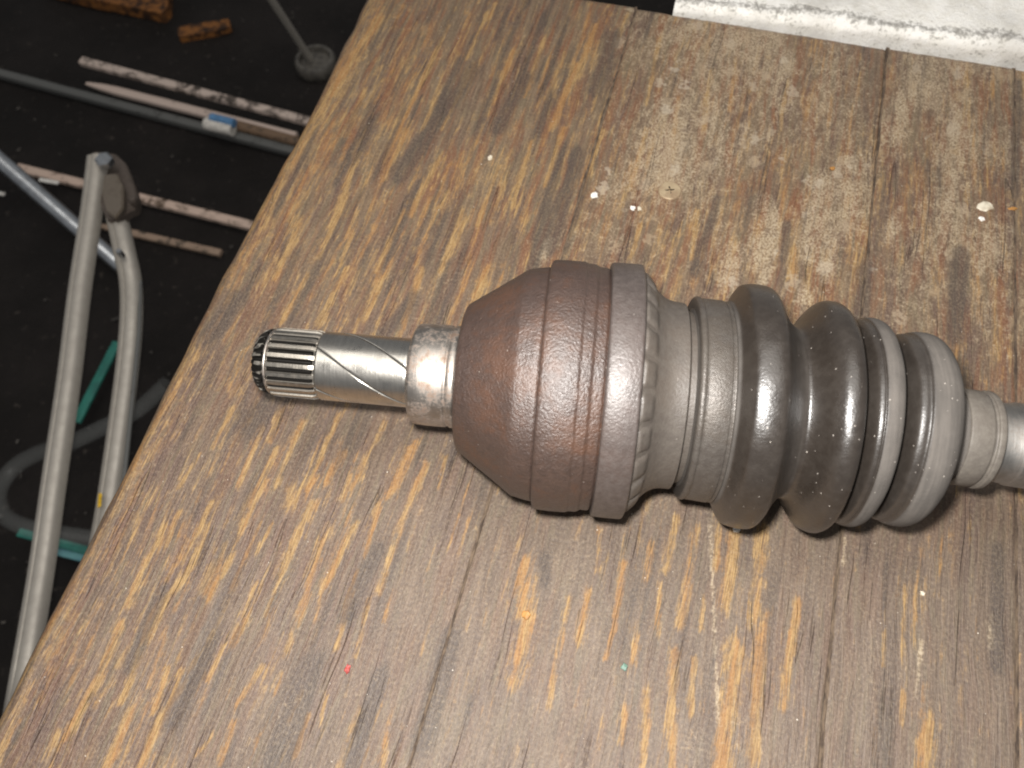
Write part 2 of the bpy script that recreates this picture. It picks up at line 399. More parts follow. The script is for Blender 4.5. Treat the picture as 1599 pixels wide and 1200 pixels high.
# packed dirt in the seams
td = NT('packed_seam_dirt'); od = td.coord()
nd = td.noise(td.mapv(od, (700, 160, 300)), 1.0, 4, 0.65)
td.out(td.mix(td.step(nd, 0.35, 0.65), (0.050, 0.036, 0.028), (0.150, 0.108, 0.074)), 0.85, 0.0, td.bump(nd, 0.0006, 0.8), 0.2)
for vv in (0.0043, 0.1379, 0.2006):
    n = 240; vts, fcs = [], []
    for i in range(n):
        uu = -0.42 + (U_BACK + 0.42) * i / (n - 1)
        zt = -0.00075 - 0.0004 * mnoise.noise(Vector((uu * 60, vv * 50, 1))) - 0.0002 * mnoise.noise(Vector((uu * 300, vv * 50, 2)))
        vts += [(vv - 0.0008, uu, zt), (vv + 0.0008, uu, zt), (vv + 0.0008, uu, -0.02), (vv - 0.0008, uu, -0.02)]
    for i in range(n - 1):
        for k in range(4): fcs.append((i*4 + k, i*4 + (k+1) % 4, i*4 + 4 + (k+1) % 4, i*4 + 4 + k))
    fcs += [(3, 2, 1, 0), tuple((n-1)*4 + k for k in range(4))]
    from_py('seam_dirt', vts, [f[::-1] for f in fcs], td.mat, bench, True, 40)
# a batten under the planks carries them
t = NT('batten_wood'); o_ = t.coord()
t.out(t.mix(t.noise(t.mapv(o_, (8, 200, 200)), 1.0, 4), (0.06, 0.045, 0.035), (0.14, 0.10, 0.07)), 0.8)
for uu in (0.20, -0.34):
    bm = bmesh.new(); sweep(bm, [(-0.12, uu, -0.0635), (0.31, uu, -0.0635)], round_rect(0.06, 0.05, 0.003))
    from_bm('batten', bm, t.mat, bench)
    for vv in (-0.08, 0.28):
        bm = bmesh.new(); sweep(bm, [(vv, uu, -0.0887), (vv, uu, -0.52)], round_rect(0.05, 0.05, 0.004), up=Vector((0, 1, 0)))
        from_bm('leg', bm, t.mat, bench)

# cross-head screw sunk in the second plank
def metal(name, base, rough, bump=0.0, bscale=900, tint=None, metallic=1.0, var=0.12):
    t = NT(name); o = t.coord()
    n1 = t.noise(o, 120, 4, 0.6); n2 = t.noise(o, bscale, 3, 0.6)
    c = t.mix(t.step(n1, 0.35, 0.68), base, tint or tuple(b * 0.7 for b in base))
    r = t.lin(n1, 0.3, 0.7, rough - var, rough + var)
    return t.out(c, r, metallic, t.bump(n2, 0.0004, bump) if bump else None)
M_screw = metal('dirty_screw', (0.46, 0.36, 0.23), 0.5, 0.4, 1500, (0.30, 0.21, 0.13), 0.35)
M_slot = metal('screw_recess', (0.05, 0.04, 0.03), 0.7, 0.3)
su, sv = uv(1046, 297)
bm = bmesh.new()
R_ = 0.0054; ring = 40
top = []
def cross_r(a):   # four-lobed recess outline
    c = abs(math.cos(2 * a)); return 0.0007 + 0.0017 * c ** 6
rings = []
for (rr, z) in ((R_, -0.0012), (R_, -0.0001), (R_ * 0.93, 0.0003), (R_ * 0.6, 0.0004)):
    rings.append([bm.verts.new((rr * math.cos(2*math.pi*k/ring), rr * math.sin(2*math.pi*k/ring), z)) for k in range(ring)])
rings.append([bm.verts.new((cross_r(2*math.pi*k/ring) * math.cos(2*math.pi*k/ring), cross_r(2*math.pi*k/ring) * math.sin(2*math.pi*k/ring), 0.0004)) for k in range(ring)])
rings.append([bm.verts.new((0.6*cross_r(2*math.pi*k/ring) * math.cos(2*math.pi*k/ring), 0.6*cross_r(2*math.pi*k/ring) * math.sin(2*math.pi*k/ring), -0.0018)) for k in range(ring)])
for a, b in zip(rings, rings[1:]):
    for k in range(ring): bm.faces.new((a[k], a[(k+1) % ring], b[(k+1) % ring], b[k]))
bm.faces.new(rings[-1])
scr = from_bm('screw', bm, M_screw, bench, True, 35)
scr.data.materials.append(M_slot)
for pl in scr.data.polygons:
    if all(Vector(scr.data.vertices[i].co).xy.length < 0.0026 for i in pl.vertices): pl.material_index = 1
scr.location = (sv, su, -0.0003); scr.rotation_euler = (0, 0, math.radians(20))
scr['label'] = 'cross-head screw sunk in the bench top'

# ------------------------------------------------------------------ whitewashed block behind the bench
t = NT('chipped_white_paint'); o_ = t.coord()
n1 = t.noise(o_, 130, 6, 0.75); n2 = t.noise(o_, 520, 4, 0.75); n3 = t.noise(t.mapv(o_, (12, 60, 60)), 1.0, 4)
edge = t.attr('edge')
dirt = t.step(t.math('ADD', t.math('MULTIPLY', edge, 0.22), t.math('ADD', t.math('MULTIPLY', n1, 0.60), t.math('MULTIPLY', n2, 0.45))), 0.60, 0.84)
c = t.mix(t.step(n1, 0.35, 0.7), (0.88, 0.86, 0.82), (0.80, 0.77, 0.70))
c = t.mix(t.math('MULTIPLY', t.step(t.noise(o_, 28, 5, 0.7), 0.42, 0.68), 0.45), c, (0.46, 0.43, 0.38))
c = t.mix(t.math('MULTIPLY', dirt, 0.75), c, (0.12, 0.11, 0.10))
t.out(c, 0.6, 0.0, t.bump(t.math('ADD', n2, t.math('MULTIPLY', dirt, -0.5)), 0.0012, 0.8), 0.4)
NW, ND = 140, 50
x0w, x1w = 0.0245, 0.40
verts, faces, ev = [], [], []
prof = []           # across: front face bottom -> arris -> top going back
for z in (-0.52, -0.3, -0.1, -0.03, -0.018, -0.010): prof.append((0.0, z))
for a in np.linspace(0, 90, 12): prof.append((0.006 - 0.006 * math.cos(math.radians(a)), -0.006 + 0.006 * math.sin(math.radians(a))))
for d in np.linspace(0.010, 0.16, 34): prof.append((d, 0.0))
NP = len(prof)
for i in range(NW):
    x = x0w + (x1w - x0w) * i / (NW - 1)
    tilt = 0.003 + 0.042 * max(0, x - x0w)
    for j, (d, z) in enumerate(prof):
        q = Vector((x * 60, d * 60, z * 60)); nn = mnoise.noise(q) * 0.0016 + mnoise.noise(q * 4.1) * 0.0007
        e = math.exp(-((d - 0.006) / 0.004) ** 2) + (0.2 if d < 0.002 else 0)
        e *= 0.6 + 0.8 * (mnoise.noise(Vector((x * 25, 3.3, d * 30))) * 0.5 + 0.5)
        verts.append((x, U_BACK + 0.003 + d + nn * 0.5 * (z > -0.02), z + tilt + nn)); ev.append(min(e, 1.2))
for i in range(NW - 1):
    for j in range(NP - 1):
        a = i * NP + j; faces.append((a, a + NP, a + NP + 1, a + 1))
nb = len(verts)     # close the ends, back and underside
for i in (0, NW - 1):
    fr = [i * NP + j for j in range(NP)]
    verts.append((verts[fr[-1]][0], verts[fr[-1]][1], -0.52)); ev.append(0.2)
    loop = fr + [len(verts) - 1]
    faces.append(tuple(loop if i == 0 else loop[::-1]))
a0, a1 = nb, nb + 1
faces.append((NP - 1, a0, a1, (NW - 1) * NP + NP - 1) + tuple((i * NP + NP - 1) for i in range(NW - 2, 0, -1)))
faces.append((0,) + tuple(i * NP for i in range(1, NW)) + (a1, a0))
blk = from_py('painted_block', verts, faces, t.mat, None, True, 45)
a = blk.data.attributes.new('edge', 'FLOAT', 'POINT'); a.data.foreach_set('value', np.array(ev, np.float32))
blk.rotation_euler = (0, 0, ANG)
tag(blk, 'white painted block with chipped grimy edge behind the bench', 'block')

# ------------------------------------------------------------------ drive shaft
AX_Z = 0.0449
RELB = math.radians(-3.73)
shaft = empty('drive_shaft', (-0.08248, -0.01326, 0.0), math.atan2(-0.10817, 0.99413))
tag(shaft, 'dirty car drive shaft with splined stub and rubber bellows on planks', 'drive shaft')
def ringpts(center, ang, radii, segs):
    """ring of points round a centre; ring normal lies in the xy plane at angle ang from +x"""
    ca, sa = math.cos(ang), math.sin(ang)
    return [(center[0] - sa * r * math.cos(2*math.pi*k/segs), center[1] + ca * r * math.cos(2*math.pi*k/segs), center[2] + r * math.sin(2*math.pi*k/segs))
            for k, r in enumerate(radii)]
def place_A(s): return ((s, 0.0, AX_Z), 0.0)
def place_B(s):
    bl = min(max((s - 0.055) / 0.04, 0), 1); bl = bl * bl * (3 - 2 * bl)
    return ((0.1273 + s * math.cos(RELB), 0.0008 + s * math.sin(RELB), AX_Z), RELB * bl)
def revolve(name, prof, place, mat, parent, segs=144, rad=None, sharp=32, cap=True):
    verts, faces = [], []
    for (s, r) in prof:
        c, a = place(s)
        radii = [rad(s, r, k / segs) if rad else r for k in range(segs)]
        verts += ringpts(c, a, radii, segs)
    n = len(prof)
    for i in range(n - 1):
        for k in range(segs):
            faces.append((i*segs + k, i*segs + (k+1) % segs, (i+1)*segs + (k+1) % segs, (i+1)*segs + k))
    if cap:
        faces.append(tuple(range(segs - 1, -1, -1))); faces.append(tuple((n-1)*segs + k for k in range(segs)))
    return from_py(name, verts, [f[::-1] for f in faces], mat, parent, True, sharp)
def bevel_prof(pts, b=0.0004):
    """cut each corner of a profile polyline a little so that edges catch light"""
    out = [pts[0]]
    for p, q, r in zip(pts, pts[1:], pts[2:]):
        for (e, f) in ((p, q), (r, q)):
            d = math.hypot(e[0]-f[0], e[1]-f[1]); k = min(b, d * 0.4) / max(d, 1e-9)
            out.append((f[0] + (e[0]-f[0]) * k, f[1] + (e[1]-f[1]) * k))
    out.append(pts[-1]); return out

def steel(name, base, rough, rust=0.0, grease=0.0, brushed=True):
    t = NT(name); o = t.coord()
    n1 = t.noise(o, 150, 5, 0.65); n2 = t.noise(o, 1100, 3, 0.6); n3 = t.noise(t.mapv(o, (1600, 120, 120)), 1.0, 3, 0.6)
    c = t.mix(t.step(n3, 0.25, 0.75), base, tuple(b * 0.85 for b in base))
    c = t.mix(t.math('MULTIPLY', t.step(n1, 0.5, 0.72), grease), c, (0.14, 0.12, 0.10))
    rf = t.math('MULTIPLY', t.step(t.math('ADD', t.math('MULTIPLY', n1, 0.7), t.math('MULTIPLY', n2, 0.3)), 0.47, 0.62), rust)
    c = t.mix(rf, c, (0.20, 0.085, 0.03))
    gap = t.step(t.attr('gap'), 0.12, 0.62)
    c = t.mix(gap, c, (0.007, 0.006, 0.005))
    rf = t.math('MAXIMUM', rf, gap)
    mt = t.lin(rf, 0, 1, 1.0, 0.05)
    r = t.math('ADD', t.lin(n1, 0.3, 0.7, rough - 0.05, rough + 0.06), t.math('MULTIPLY', rf, 0.3))
    return t.out(c, r, mt, t.bump(t.math('ADD', t.math('MULTIPLY', n2, 0.6), n3), 0.00008, 0.5), t.lin(gap, 0, 1, 0.5, 0.15))
M_stub = steel('bright_steel', (0.60, 0.57, 0.52), 0.29, 0.0, 0.30)
M_spline = steel('oily_spline_steel', (0.50, 0.46, 0.40), 0.33, 0.08, 0.25)
M_collar = steel('scuffed_collar_steel', (0.46, 0.42, 0.38), 0.44, 0.45, 0.6)
M_bar = steel('grey_bar_steel', (0.34, 0.325, 0.305), 0.50, 0.10, 0.4)

def rusty(name, base, dark, rust_c, rough, spec, bump, scale=900, rustamt=0.6, metal=0.0, coat=0.0):
    t = NT(name); o = t.coord()
    big = t.noise(o, 45, 5, 0.65); med = t.noise(o, 420, 4, 0.6); fin = t.noise(o, scale, 3, 0.6)
    c = t.mix(t.step(med, 0.3, 0.7), base, dark)
    c = t.mix(t.math('MULTIPLY', t.step(t.math('ADD', t.math('MULTIPLY', big, 0.7), t.math('MULTIPLY', med, 0.3)), 0.46, 0.64), rustamt), c, rust_c)
    vs = t.voro(o, 420); sp = t.step(vs, 0.10, 0.04)
    vsel = t.step(t.noise(o, 800, 1), 0.58, 0.64)
    c = t.mix(t.math('MULTIPLY', t.math('MULTIPLY', sp, vsel), 0.6), c, (0.5, 0.45, 0.40))
    r = t.lin(t.math('ADD', t.math('MULTIPLY', big, 0.5), t.math('MULTIPLY', fin, 0.5)), 0.3, 0.7, rough - 0.12, rough + 0.14)
    return t.out(c, r, metal, t.bump(t.math('ADD', t.math('MULTIPLY', med, 0.5), fin), 0.0005, bump), spec, **{'Coat Weight': coat, 'Coat Roughness': rough - 0.10})
M_house = rusty('rusty_oiled_iron', (0.056, 0.034, 0.026), (0.040, 0.025, 0.020), (0.086, 0.036, 0.017), 0.44, 0.95, 0.8, 1150, 0.65, 0.0, 0.0)
M_cap = rusty('brown_grey_steel', (0.085, 0.068, 0.061), (0.060, 0.047, 0.042), (0.10, 0.055, 0.04), 0.45, 0.9, 0.45, 1100, 0.2, 0.1, 0.0)
M_can = rusty('dusty_grey_can', (0.092, 0.079, 0.067), (0.070, 0.059, 0.051), (0.11, 0.085, 0.065), 0.48, 0.55, 0.35, 1100, 0.3, 0.0)
M_clamp = rusty('dusty_clamp_band', (0.090, 0.079, 0.069), (0.066, 0.056, 0.049), (0.10, 0.08, 0.06), 0.40, 0.6, 0.45, 1400, 0.3, 0.25)
M_neck = rusty('dusty_grey_band', (0.150, 0.133, 0.113), (0.115, 0.100, 0.086), (0.13, 0.11, 0.09), 0.55, 0.4, 0.30, 900, 0.4, 0.0)

# splined stub
NT_ = 22
def tooth(s, r, a):
    ph = (a * NT_) % 1.0
    d = abs(ph - 0.5) * 2            # 0 at tooth centre, 1 at gap centre
    k = min(max((d - 0.46) / 0.18, 0), 1)
    depth = 0.0019
    if s < -0.0062: depth *= max(0.0, 0.35 + (s + 0.0085) / 0.0036)
    if s > 0.0138: depth *= max(0.0, 1 - (s - 0.0138) / 0.0014)
    if -0.0039 < s < -0.0021: depth = 0.0
    return r - depth * k
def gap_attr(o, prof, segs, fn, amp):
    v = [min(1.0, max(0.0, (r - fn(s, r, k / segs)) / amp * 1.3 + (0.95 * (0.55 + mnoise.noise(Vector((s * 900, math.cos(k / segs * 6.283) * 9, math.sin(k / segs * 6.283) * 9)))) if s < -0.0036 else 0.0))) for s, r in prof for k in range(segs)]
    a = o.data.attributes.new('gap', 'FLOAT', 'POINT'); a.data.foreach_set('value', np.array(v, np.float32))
spl = [(-0.0086, 0.0060), (-0.0084, 0.0086), (-0.0074, 0.0101), (-0.0058, 0.0114), (-0.0041, 0.0119), (-0.00395, 0.0119), (-0.0038, 0.0104), (-0.0022, 0.0104), (-0.00205, 0.0120),
       (-0.0018, 0.0124), (0.0, 0.0125), (0.004, 0.0125), (0.009, 0.0125), (0.0132, 0.0125), (0.0138, 0.0124), (0.0143, 0.0123), (0.0148, 0.0121), (0.0154, 0.0119)]
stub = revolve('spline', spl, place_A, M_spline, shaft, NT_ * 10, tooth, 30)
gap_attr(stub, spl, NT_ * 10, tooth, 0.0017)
prof = [( -0.0034 + 0.0009 * (1 - math.cos(x)) / 2 * 1.2, 0.0112 + 0.0006 * math.sin(x)) for x in np.linspace(0, 2 * math.pi, 9)]
revolve('retaining_ring', prof, place_A, M_collar, shaft, 96, None, 60, cap=False)
def groove(s, r, a):
    th = a * 2 * math.pi
    ph = (a * 5 + 0.30 - (s - 0.0155) / 0.0295 * (87 / 72.0)) % 1.0
    d = abs(ph - 0.5) * 72            # degrees from groove centre
    return r - 0.00040 * max(0.0, 1 - (d / 1.9) ** 2) if d < 1.9 else r
prof = [(0.0152, 0.0119), (0.0156, 0.0121)] + [(s, 0.01245) for s in np.linspace(0.0160, 0.0475, 64)] + [(0.0484, 0.0120), (0.0495, 0.0120)]
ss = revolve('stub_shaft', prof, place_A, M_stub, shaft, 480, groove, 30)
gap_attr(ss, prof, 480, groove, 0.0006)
prof = bevel_prof([(0.0486, 0.0118), (0.0486, 0.0160), (0.0500, 0.0180), (0.0545, 0.0183), (0.0617, 0.0183), (0.0620, 0.0178), (0.0628, 0.0178), (0.0631, 0.0184), (0.0652, 0.0184), (0.0660, 0.0176), (0.0680, 0.0174)], 0.0003)
revolve('collar', prof, place_A, M_collar, shaft, 160)
# joint housing
prof = bevel_prof([(0.0664, 0.0160), (0.0664, 0.0246), (0.0671, 0.0264), (0.0874, 0.0402), (0.0944, 0.0415), (0.0948, 0.0411), (0.0953, 0.0411)], 0.0003)
fine = []
for (a, b) in zip(prof, prof[1:]):
    n = max(1, int(math.hypot(b[0]-a[0], b[1]-a[1]) / 0.0015))
    fine += [(a[0] + (b[0]-a[0]) * k / n, a[1] + (b[1]-a[1]) * k / n) for k in range(n)]
prof = fine + [prof[-1]]
def lumpy(amp, sc):
    def f(s, r, a):
        th = a * 2 * math.pi
        return r + amp * mnoise.noise(Vector((s * sc, math.cos(th) * r * sc, math.sin(th) * r * sc)))
    return f
house = revolve('joint_housing', prof, place_A, M_house, shaft, 200, lumpy(0.00014, 260), 34)
prof = bevel_prof([(0.0949, 0.0405), (0.0949, 0.0430), (0.0958, 0.0440), (0.1010, 0.0442), (0.1070, 0.0441), (0.1074, 0.0436), (0.1108, 0.0435), (0.1114, 0.0427), (0.1146, 0.0427), (0.1150, 0.0418), (0.1162, 0.0416)], 0.0005)
revolve('housing_band', prof, place_A, M_house, house, 200, lumpy(0.00012, 300), 34)
# steel cap with crimped lip, running down into the boot can
NB = 24
def crimp(s, r, a):
    if s < 0.1268 or s > 0.1322: return r
    ph = (a * NB + 0.25) % 1.0; d = abs(ph - 0.5) * 2
    bump = max(0.0, 1 - (d / 0.82) ** 6)
    ax = max(0.0, 1 - abs((s - 0.1290) / 0.0023) ** 4)
    return r + 0.0013 * bump * ax
prof = bevel_prof([(0.1154, 0.0410), (0.1154, 0.0440), (0.1160, 0.0446), (0.1200, 0.0447), (0.1258, 0.0447), (0.1264, 0.0440), (0.1267, 0.0412), (0.1268, 0.0390)], 0.0004)
revolve('joint_cap', prof, place_A, M_cap, shaft, 200, None, 34)
def place_can(s): return place_A(s) if s < 0.1345 else ((lambda p, q, k: (tuple(x + (y - x) * k for x, y in zip(p[0], q[0])), 0.0))(place_A(s), place_B(s - 0.1273), min(1, (s - 0.1345) / 0.006)))
prof = [(0.1260, 0.0400), (0.1262, 0.0419)] + [(0.1262 + 0.0060 * k / 18, 0.0421 - 0.0060 * (k / 18) ** 1.05) for k in range(1, 19)]
prof += [(0.1335, 0.0349), (0.1350, 0.0339), (0.1366, 0.0332), (0.1385, 0.0328), (0.1405, 0.0327), (0.1418, 0.0326), (0.1421, 0.0322), (0.1424, 0.0303), (0.1428, 0.0300), (0.1470, 0.0300)]
revolve('boot_can', prof, place_can, M_can, shaft, 288, crimp, 34)
# rubber boot: four bellows, the first two shiny with grease, the rest dusty
def rubber():
    t = NT('rubber_boot_skin'); o = t.coord()
    dust = t.attr('dust')
    big = t.noise(o, 70, 5, 0.6); med = t.noise(o, 300, 4, 0.65); fin = t.noise(o, 1300, 2, 0.6)
    streak = t.noise(t.mapv(o, (500, 40, 40)), 1.0, 3, 0.6)
    d = t.step(t.math('ADD', t.math('MULTIPLY', dust, 0.75), t.math('ADD', t.math('MULTIPLY', big, 0.14), t.math('MULTIPLY', streak, 0.14))), 0.22, 0.95)
    oily = t.mix(t.step(med, 0.35, 0.7), (0.023, 0.018, 0.0145), (0.030, 0.024, 0.0195))
    dusty = t.mix(t.step(t.math('ADD', t.math('MULTIPLY', big, 0.5), t.math('MULTIPLY', streak, 0.5)), 0.35, 0.65), (0.090, 0.081, 0.073), (0.135, 0.120, 0.107))
    c = t.mix(d, oily, dusty)
    vs = t.new('ShaderNodeTexVoronoi', feature='F1'); t.put(vs.inputs['Vector'], o); vs.inputs['Scale'].default_value = 620
    sc = t.new('ShaderNodeSeparateColor'); t.put(sc.inputs[0], vs.outputs['Color'])
    speck = t.math('MULTIPLY', t.math('LESS_THAN', vs.outputs['Distance'], t.math('MULTIPLY', sc.outputs[1], 0.17)), t.math('GREATER_THAN', sc.outputs[0], 0.78))
    c = t.mix(t.math('MULTIPLY', speck, 0.6), c, (0.50, 0.45, 0.40))
    r = t.math('ADD', t.lin(d, 0, 1, 0.33, 0.92), t.math('MULTIPLY', t.math('SUBTRACT', med, 0.5), 0.25))
    return t.out(c, r, 0.0, t.bump(t.math('ADD', t.math('MULTIPLY', med, 0.5), t.math('MULTIPLY', fin, 0.5)), 0.0004, 0.45), t.lin(d, 0, 1, 0.9, 0.2))
M_boot = rubber()
ctrl = [(0.0172, 0.0302), (0.0186, 0.0330), (0.0215, 0.0343), (0.0280, 0.0343), (0.0292, 0.0348), (0.0306, 0.0362), (0.0326, 0.0402), (0.0340, 0.0416), (0.0380, 0.0423), (0.0420, 0.0418), (0.0440, 0.0398), (0.0466, 0.0352), (0.0495, 0.0315),
        (0.0522, 0.0298), (0.0545, 0.0316), (0.0575, 0.0362), (0.0602, 0.0391), (0.0634, 0.0399), (0.0660, 0.0390), (0.0672, 0.0368), (0.0674, 0.0320), (0.0680, 0.0282), (0.0690, 0.0280), (0.0702, 0.0310),
        (0.0716, 0.0344), (0.0730, 0.0352), (0.0738, 0.0351), (0.0744, 0.0357), (0.0772, 0.0359), (0.0796, 0.0345), (0.0806, 0.0318), (0.0808, 0.0270), (0.0814, 0.0235), (0.0826, 0.0235), (0.0838, 0.0275), (0.0852, 0.0312), (0.0868, 0.0321), (0.0884, 0.0321), (0.0895, 0.0329), (0.0930, 0.0333), (0.0962, 0.0326), (0.0990, 0.0300), (0.1006, 0.0262), (0.1016, 0.0215), (0.1030, 0.0178), (0.1056, 0.0160), (0.1090, 0.0158), (0.1170, 0.0158)]
prof = catmull(ctrl, 5)
boot = revolve('rubber_boot', prof, place_B, M_boot, shaft, 176, lumpy(0.00016, 120), None)
SEG = 176; dv = np.zeros(len(prof) * SEG, np.float32)
for i, (s, r) in enumerate(prof):
    if s < 0.030: base = 0.55
    elif s < 0.052: base = 0.12 + 0.30 * max(0, (s - 0.041) / 0.011)         # first bellow, oily on the near flank
    elif s < 0.0665: base = 0.02
    elif s < 0.0826: base = 0.25 if s < 0.0744 else 0.80
    else: base = 0.30 if s < 0.0892 else 1.0
    dv[i*SEG:(i+1)*SEG] = base
for _ in range(1):
    d2 = dv.reshape(-1, SEG); d2[1:-1] = (d2[:-2] + d2[1:-1] * 2 + d2[2:]) / 4; dv = d2.reshape(-1)
a = boot.data.attributes.new('dust', 'FLOAT', 'POINT'); a.data.foreach_set('value', dv)
prof = bevel_prof([(0.0176, 0.0325), (0.0176, 0.0350), (0.0184, 0.0356), (0.0194, 0.0355), (0.0200, 0.0349), (0.0206, 0.0352), (0.0274, 0.0353), (0.0279, 0.0347), (0.0284, 0.0352), (0.0290, 0.0350), (0.0293, 0.0335)], 0.00025)
revolve('large_boot_clamp', prof, place_B, M_clamp, shaft, 160)
prof = bevel_prof([(0.1074, 0.0150), (0.1074, 0.0162), (0.1080, 0.0165), (0.1148, 0.0165), (0.1153, 0.0158), (0.1160, 0.0158), (0.1164, 0.0168), (0.1182, 0.0168), (0.1188, 0.0160), (0.1188, 0.0140)], 0.0003)
revolve('small_boot_clamp', prof, place_B, M_neck, shaft, 128)
prof = bevel_prof([(0.100, 0.0132), (0.1185, 0.0134), (0.1262, 0.0136), (0.1266, 0.0142), (0.16, 0.0143), (0.24, 0.0143), (0.41, 0.0143)], 0.0003)
revolve('axle_bar', prof, place_B, M_bar, shaft, 128)

# ------------------------------------------------------------------ flakes and crumbs on the bench
def simple(name, c, rough=0.6, c2=None, scale=300, bump=0.3, **kw):
    t = NT(name); o = t.coord(); n = t.noise(o, scale, 4, 0.6)
    return t.out(t.mix(t.step(n, 0.35, 0.68), c, c2 or tuple(x * 0.6 for x in c)), rough, None, t.bump(n, 0.0006, bump), **kw)
M_white = simple('white_paint_flake', (0.82, 0.80, 0.76), 0.55, (0.62, 0.58, 0.52))
M_cream = simple('cream_flake', (0.66, 0.60, 0.48), 0.6, (0.45, 0.38, 0.28))
M_red = simple('red_paint_flake', (0.40, 0.06, 0.05), 0.5)
M_teal = simple('teal_paint_flake', (0.12, 0.21, 0.16), 0.5)
M_orng = simple('orange_wood_flake', (0.42, 0.20, 0.05), 0.6)
M_dirt = simple('dried_dirt', (0.14, 0.10, 0.075), 0.9, (0.08, 0.058, 0.045), 600, 0.9)
def flake(name, px, py, w_, h_, mat, label, cat, seed, thick=0.0007, z=-0.0006):
    r = random.Random(seed); p = at(px, py, z); k = 0.00028
    n = 11; bm = bmesh.new()
    radii = [r.uniform(0.62, 1.08) for _ in range(n)]
    rot = r.uniform(0, 3)
    rows = []
    for (sc, zz) in ((1.0, 0.0), (1.0, thick * 0.6), (0.80, thick)):
        rows.append([bm.verts.new((math.cos(2*math.pi*i/n) * radii[i] * w_ * k * 0.5 * sc, math.sin(2*math.pi*i/n) * radii[i] * h_ * k * 0.58 * sc, zz + (r.uniform(-.25, .25) * thick if zz else 0))) for i in range(n)])
    for a, b in zip(rows, rows[1:]):
        for i in range(n): bm.faces.new((a[i], a[(i+1) % n], b[(i+1) % n], b[i]))
    bm.faces.new(rows[0][::-1])
    cv = bm.verts.new((r.uniform(-.2, .2) * w_ * k * .3, 0, thick * 1.2))
    for i in range(n): bm.faces.new((rows[-1][i], rows[-1][(i+1) % n], cv))
    o = from_bm(name, bm, mat, None, name == 'dirt_crumb', None)
    o.location = p
    return tag(o, label, cat)
flake('paint_flake', 928, 306, 14, 14, M_white, 'white paint flake beside the seam left of the screw', 'flake', 1)
flake('paint_flake', 988, 326, 9, 10, M_white, 'left of two tiny white flakes below the screw', 'flake', 2)
flake('paint_flake', 998, 327, 9, 9, M_cream, 'right of two tiny pale flakes below the screw', 'flake', 3)
flake('paint_flake', 1538, 323, 32, 22, M_cream, 'large cream flake on the narrow plank at right', 'flake', 4, 0.0012)
flake('paint_flake', 1532, 343, 12, 9, M_white, 'small white flake just below the large cream flake', 'flake', 5)
flake('wood_splinter', 1580, 327, 18, 7, M_orng, 'orange wood splinter right of the large cream flake', 'splinter', 6)
flake('paint_flake', 1150, 828, 14, 9, M_white, 'white flake under the front edge of the first bellow', 'flake', 7)
flake('paint_flake', 543, 1045, 9, 13, M_red, 'tiny red paint flake on the left plank', 'flake', 8)
flake('paint_flake', 975, 1042, 10, 10, M_teal, 'tiny teal paint flake on the planks below the boot', 'flake', 9)
flake('wood_splinter', 822, 961, 13, 13, M_orng, 'orange wood crumb on the planks below the joint', 'splinter', 10)
flake('wood_splinter', 1300, 264, 11, 7, M_orng, 'small orange splinter above the pale scuffs', 'splinter', 11)
flake('paint_flake', 765, 247, 10, 12, M_cream, 'pale flake on the left plank above the joint housing', 'flake', 12, 0.0005)
flake('paint_flake', 1440, 927, 7, 6, M_cream, 'tiny cream speck on the plank below the last bellow', 'flake', 15)

# ------------------------------------------------------------------ floor and clutter beside the bench
FZ = -0.52
t = NT('oily_black_floor'); o_ = t.coord()
n1 = t.noise(o_, 9, 5, 0.65); n2 = t.noise(o_, 90, 5, 0.7); n3 = t.noise(o_, 500, 3, 0.6)
c = t.mix(t.step(n1, 0.35, 0.7), (0.008, 0.006, 0.005), (0.016, 0.0125, 0.011))
c = t.mix(t.step(n2, 0.60, 0.72), c, (0.055, 0.045, 0.038))
t.out(c, 0.75, 0.0, t.bump(t.math('ADD', n2, t.math('MULTIPLY', n3, 0.4)), 0.006, 0.9), 0.25)
N = 60
verts, faces = [], []
for i in range(N):
    for j in range(N):
        x = -1.6 + 3.4 * i / (N - 1); y = -1.2 + 3.0 * j / (N - 1)
        verts.append((x, y, FZ + 0.004 * mnoise.noise(Vector((x * 7, y * 7, 0)))))
for i in range(N - 1):
    for j in range(N - 1):
        a = i * N + j; faces.append((a, a + N, a + N + 1, a + 1))
fl = from_py('floor', verts, faces, t.mat); fl['kind'] = 'structure'

def painted_stick(name, base, chips, amount):
    t = NT(name); o = t.coord()
    n1 = t.noise(o, 45, 5, 0.7); n2 = t.noise(o, 190, 4, 0.7)
    f = t.step(t.math('ADD', t.math('MULTIPLY', n1, 0.6), t.math('MULTIPLY', n2, 0.4)), 0.56 - amount, 0.66 - amount)
    return t.out(t.mix(f, base, chips), 0.65, 0.0, t.bump(f, -0.001, 0.6))
M_pale = painted_stick('chipped_pale_paint', (0.52, 0.42, 0.36), (0.06, 0.045, 0.035), 0.08)
M_pale2 = painted_stick('pale_pinkish_paint', (0.54, 0.43, 0.37), (0.10, 0.07, 0.05), -0.03)
M_brownst = painted_stick('brown_stick', (0.16, 0.10, 0.06), (0.04, 0.03, 0.02), 0.02)
M_greyst = painted_stick('grey_pipe', (0.10, 0.10, 0.095), (0.02, 0.018, 0.016), 0.0)
M_alu = metal('dull_aluminium', (0.40, 0.37, 0.325), 0.55, 0.25, 700, (0.36, 0.33, 0.29), 0.4, 0.05)
M_chrome = metal('chrome_tube', (0.62, 0.64, 0.66), 0.36, 0.1, 500, None, 1.0, 0.06)
M_dkmetal = metal('dark_bracket_steel', (0.16, 0.13, 0.11), 0.5, 0.5, 600, None, 0.7)
M_rubberft = simple('black_foot_rubber', (0.035, 0.03, 0.027), 0.6, (0.07, 0.06, 0.05), 90)
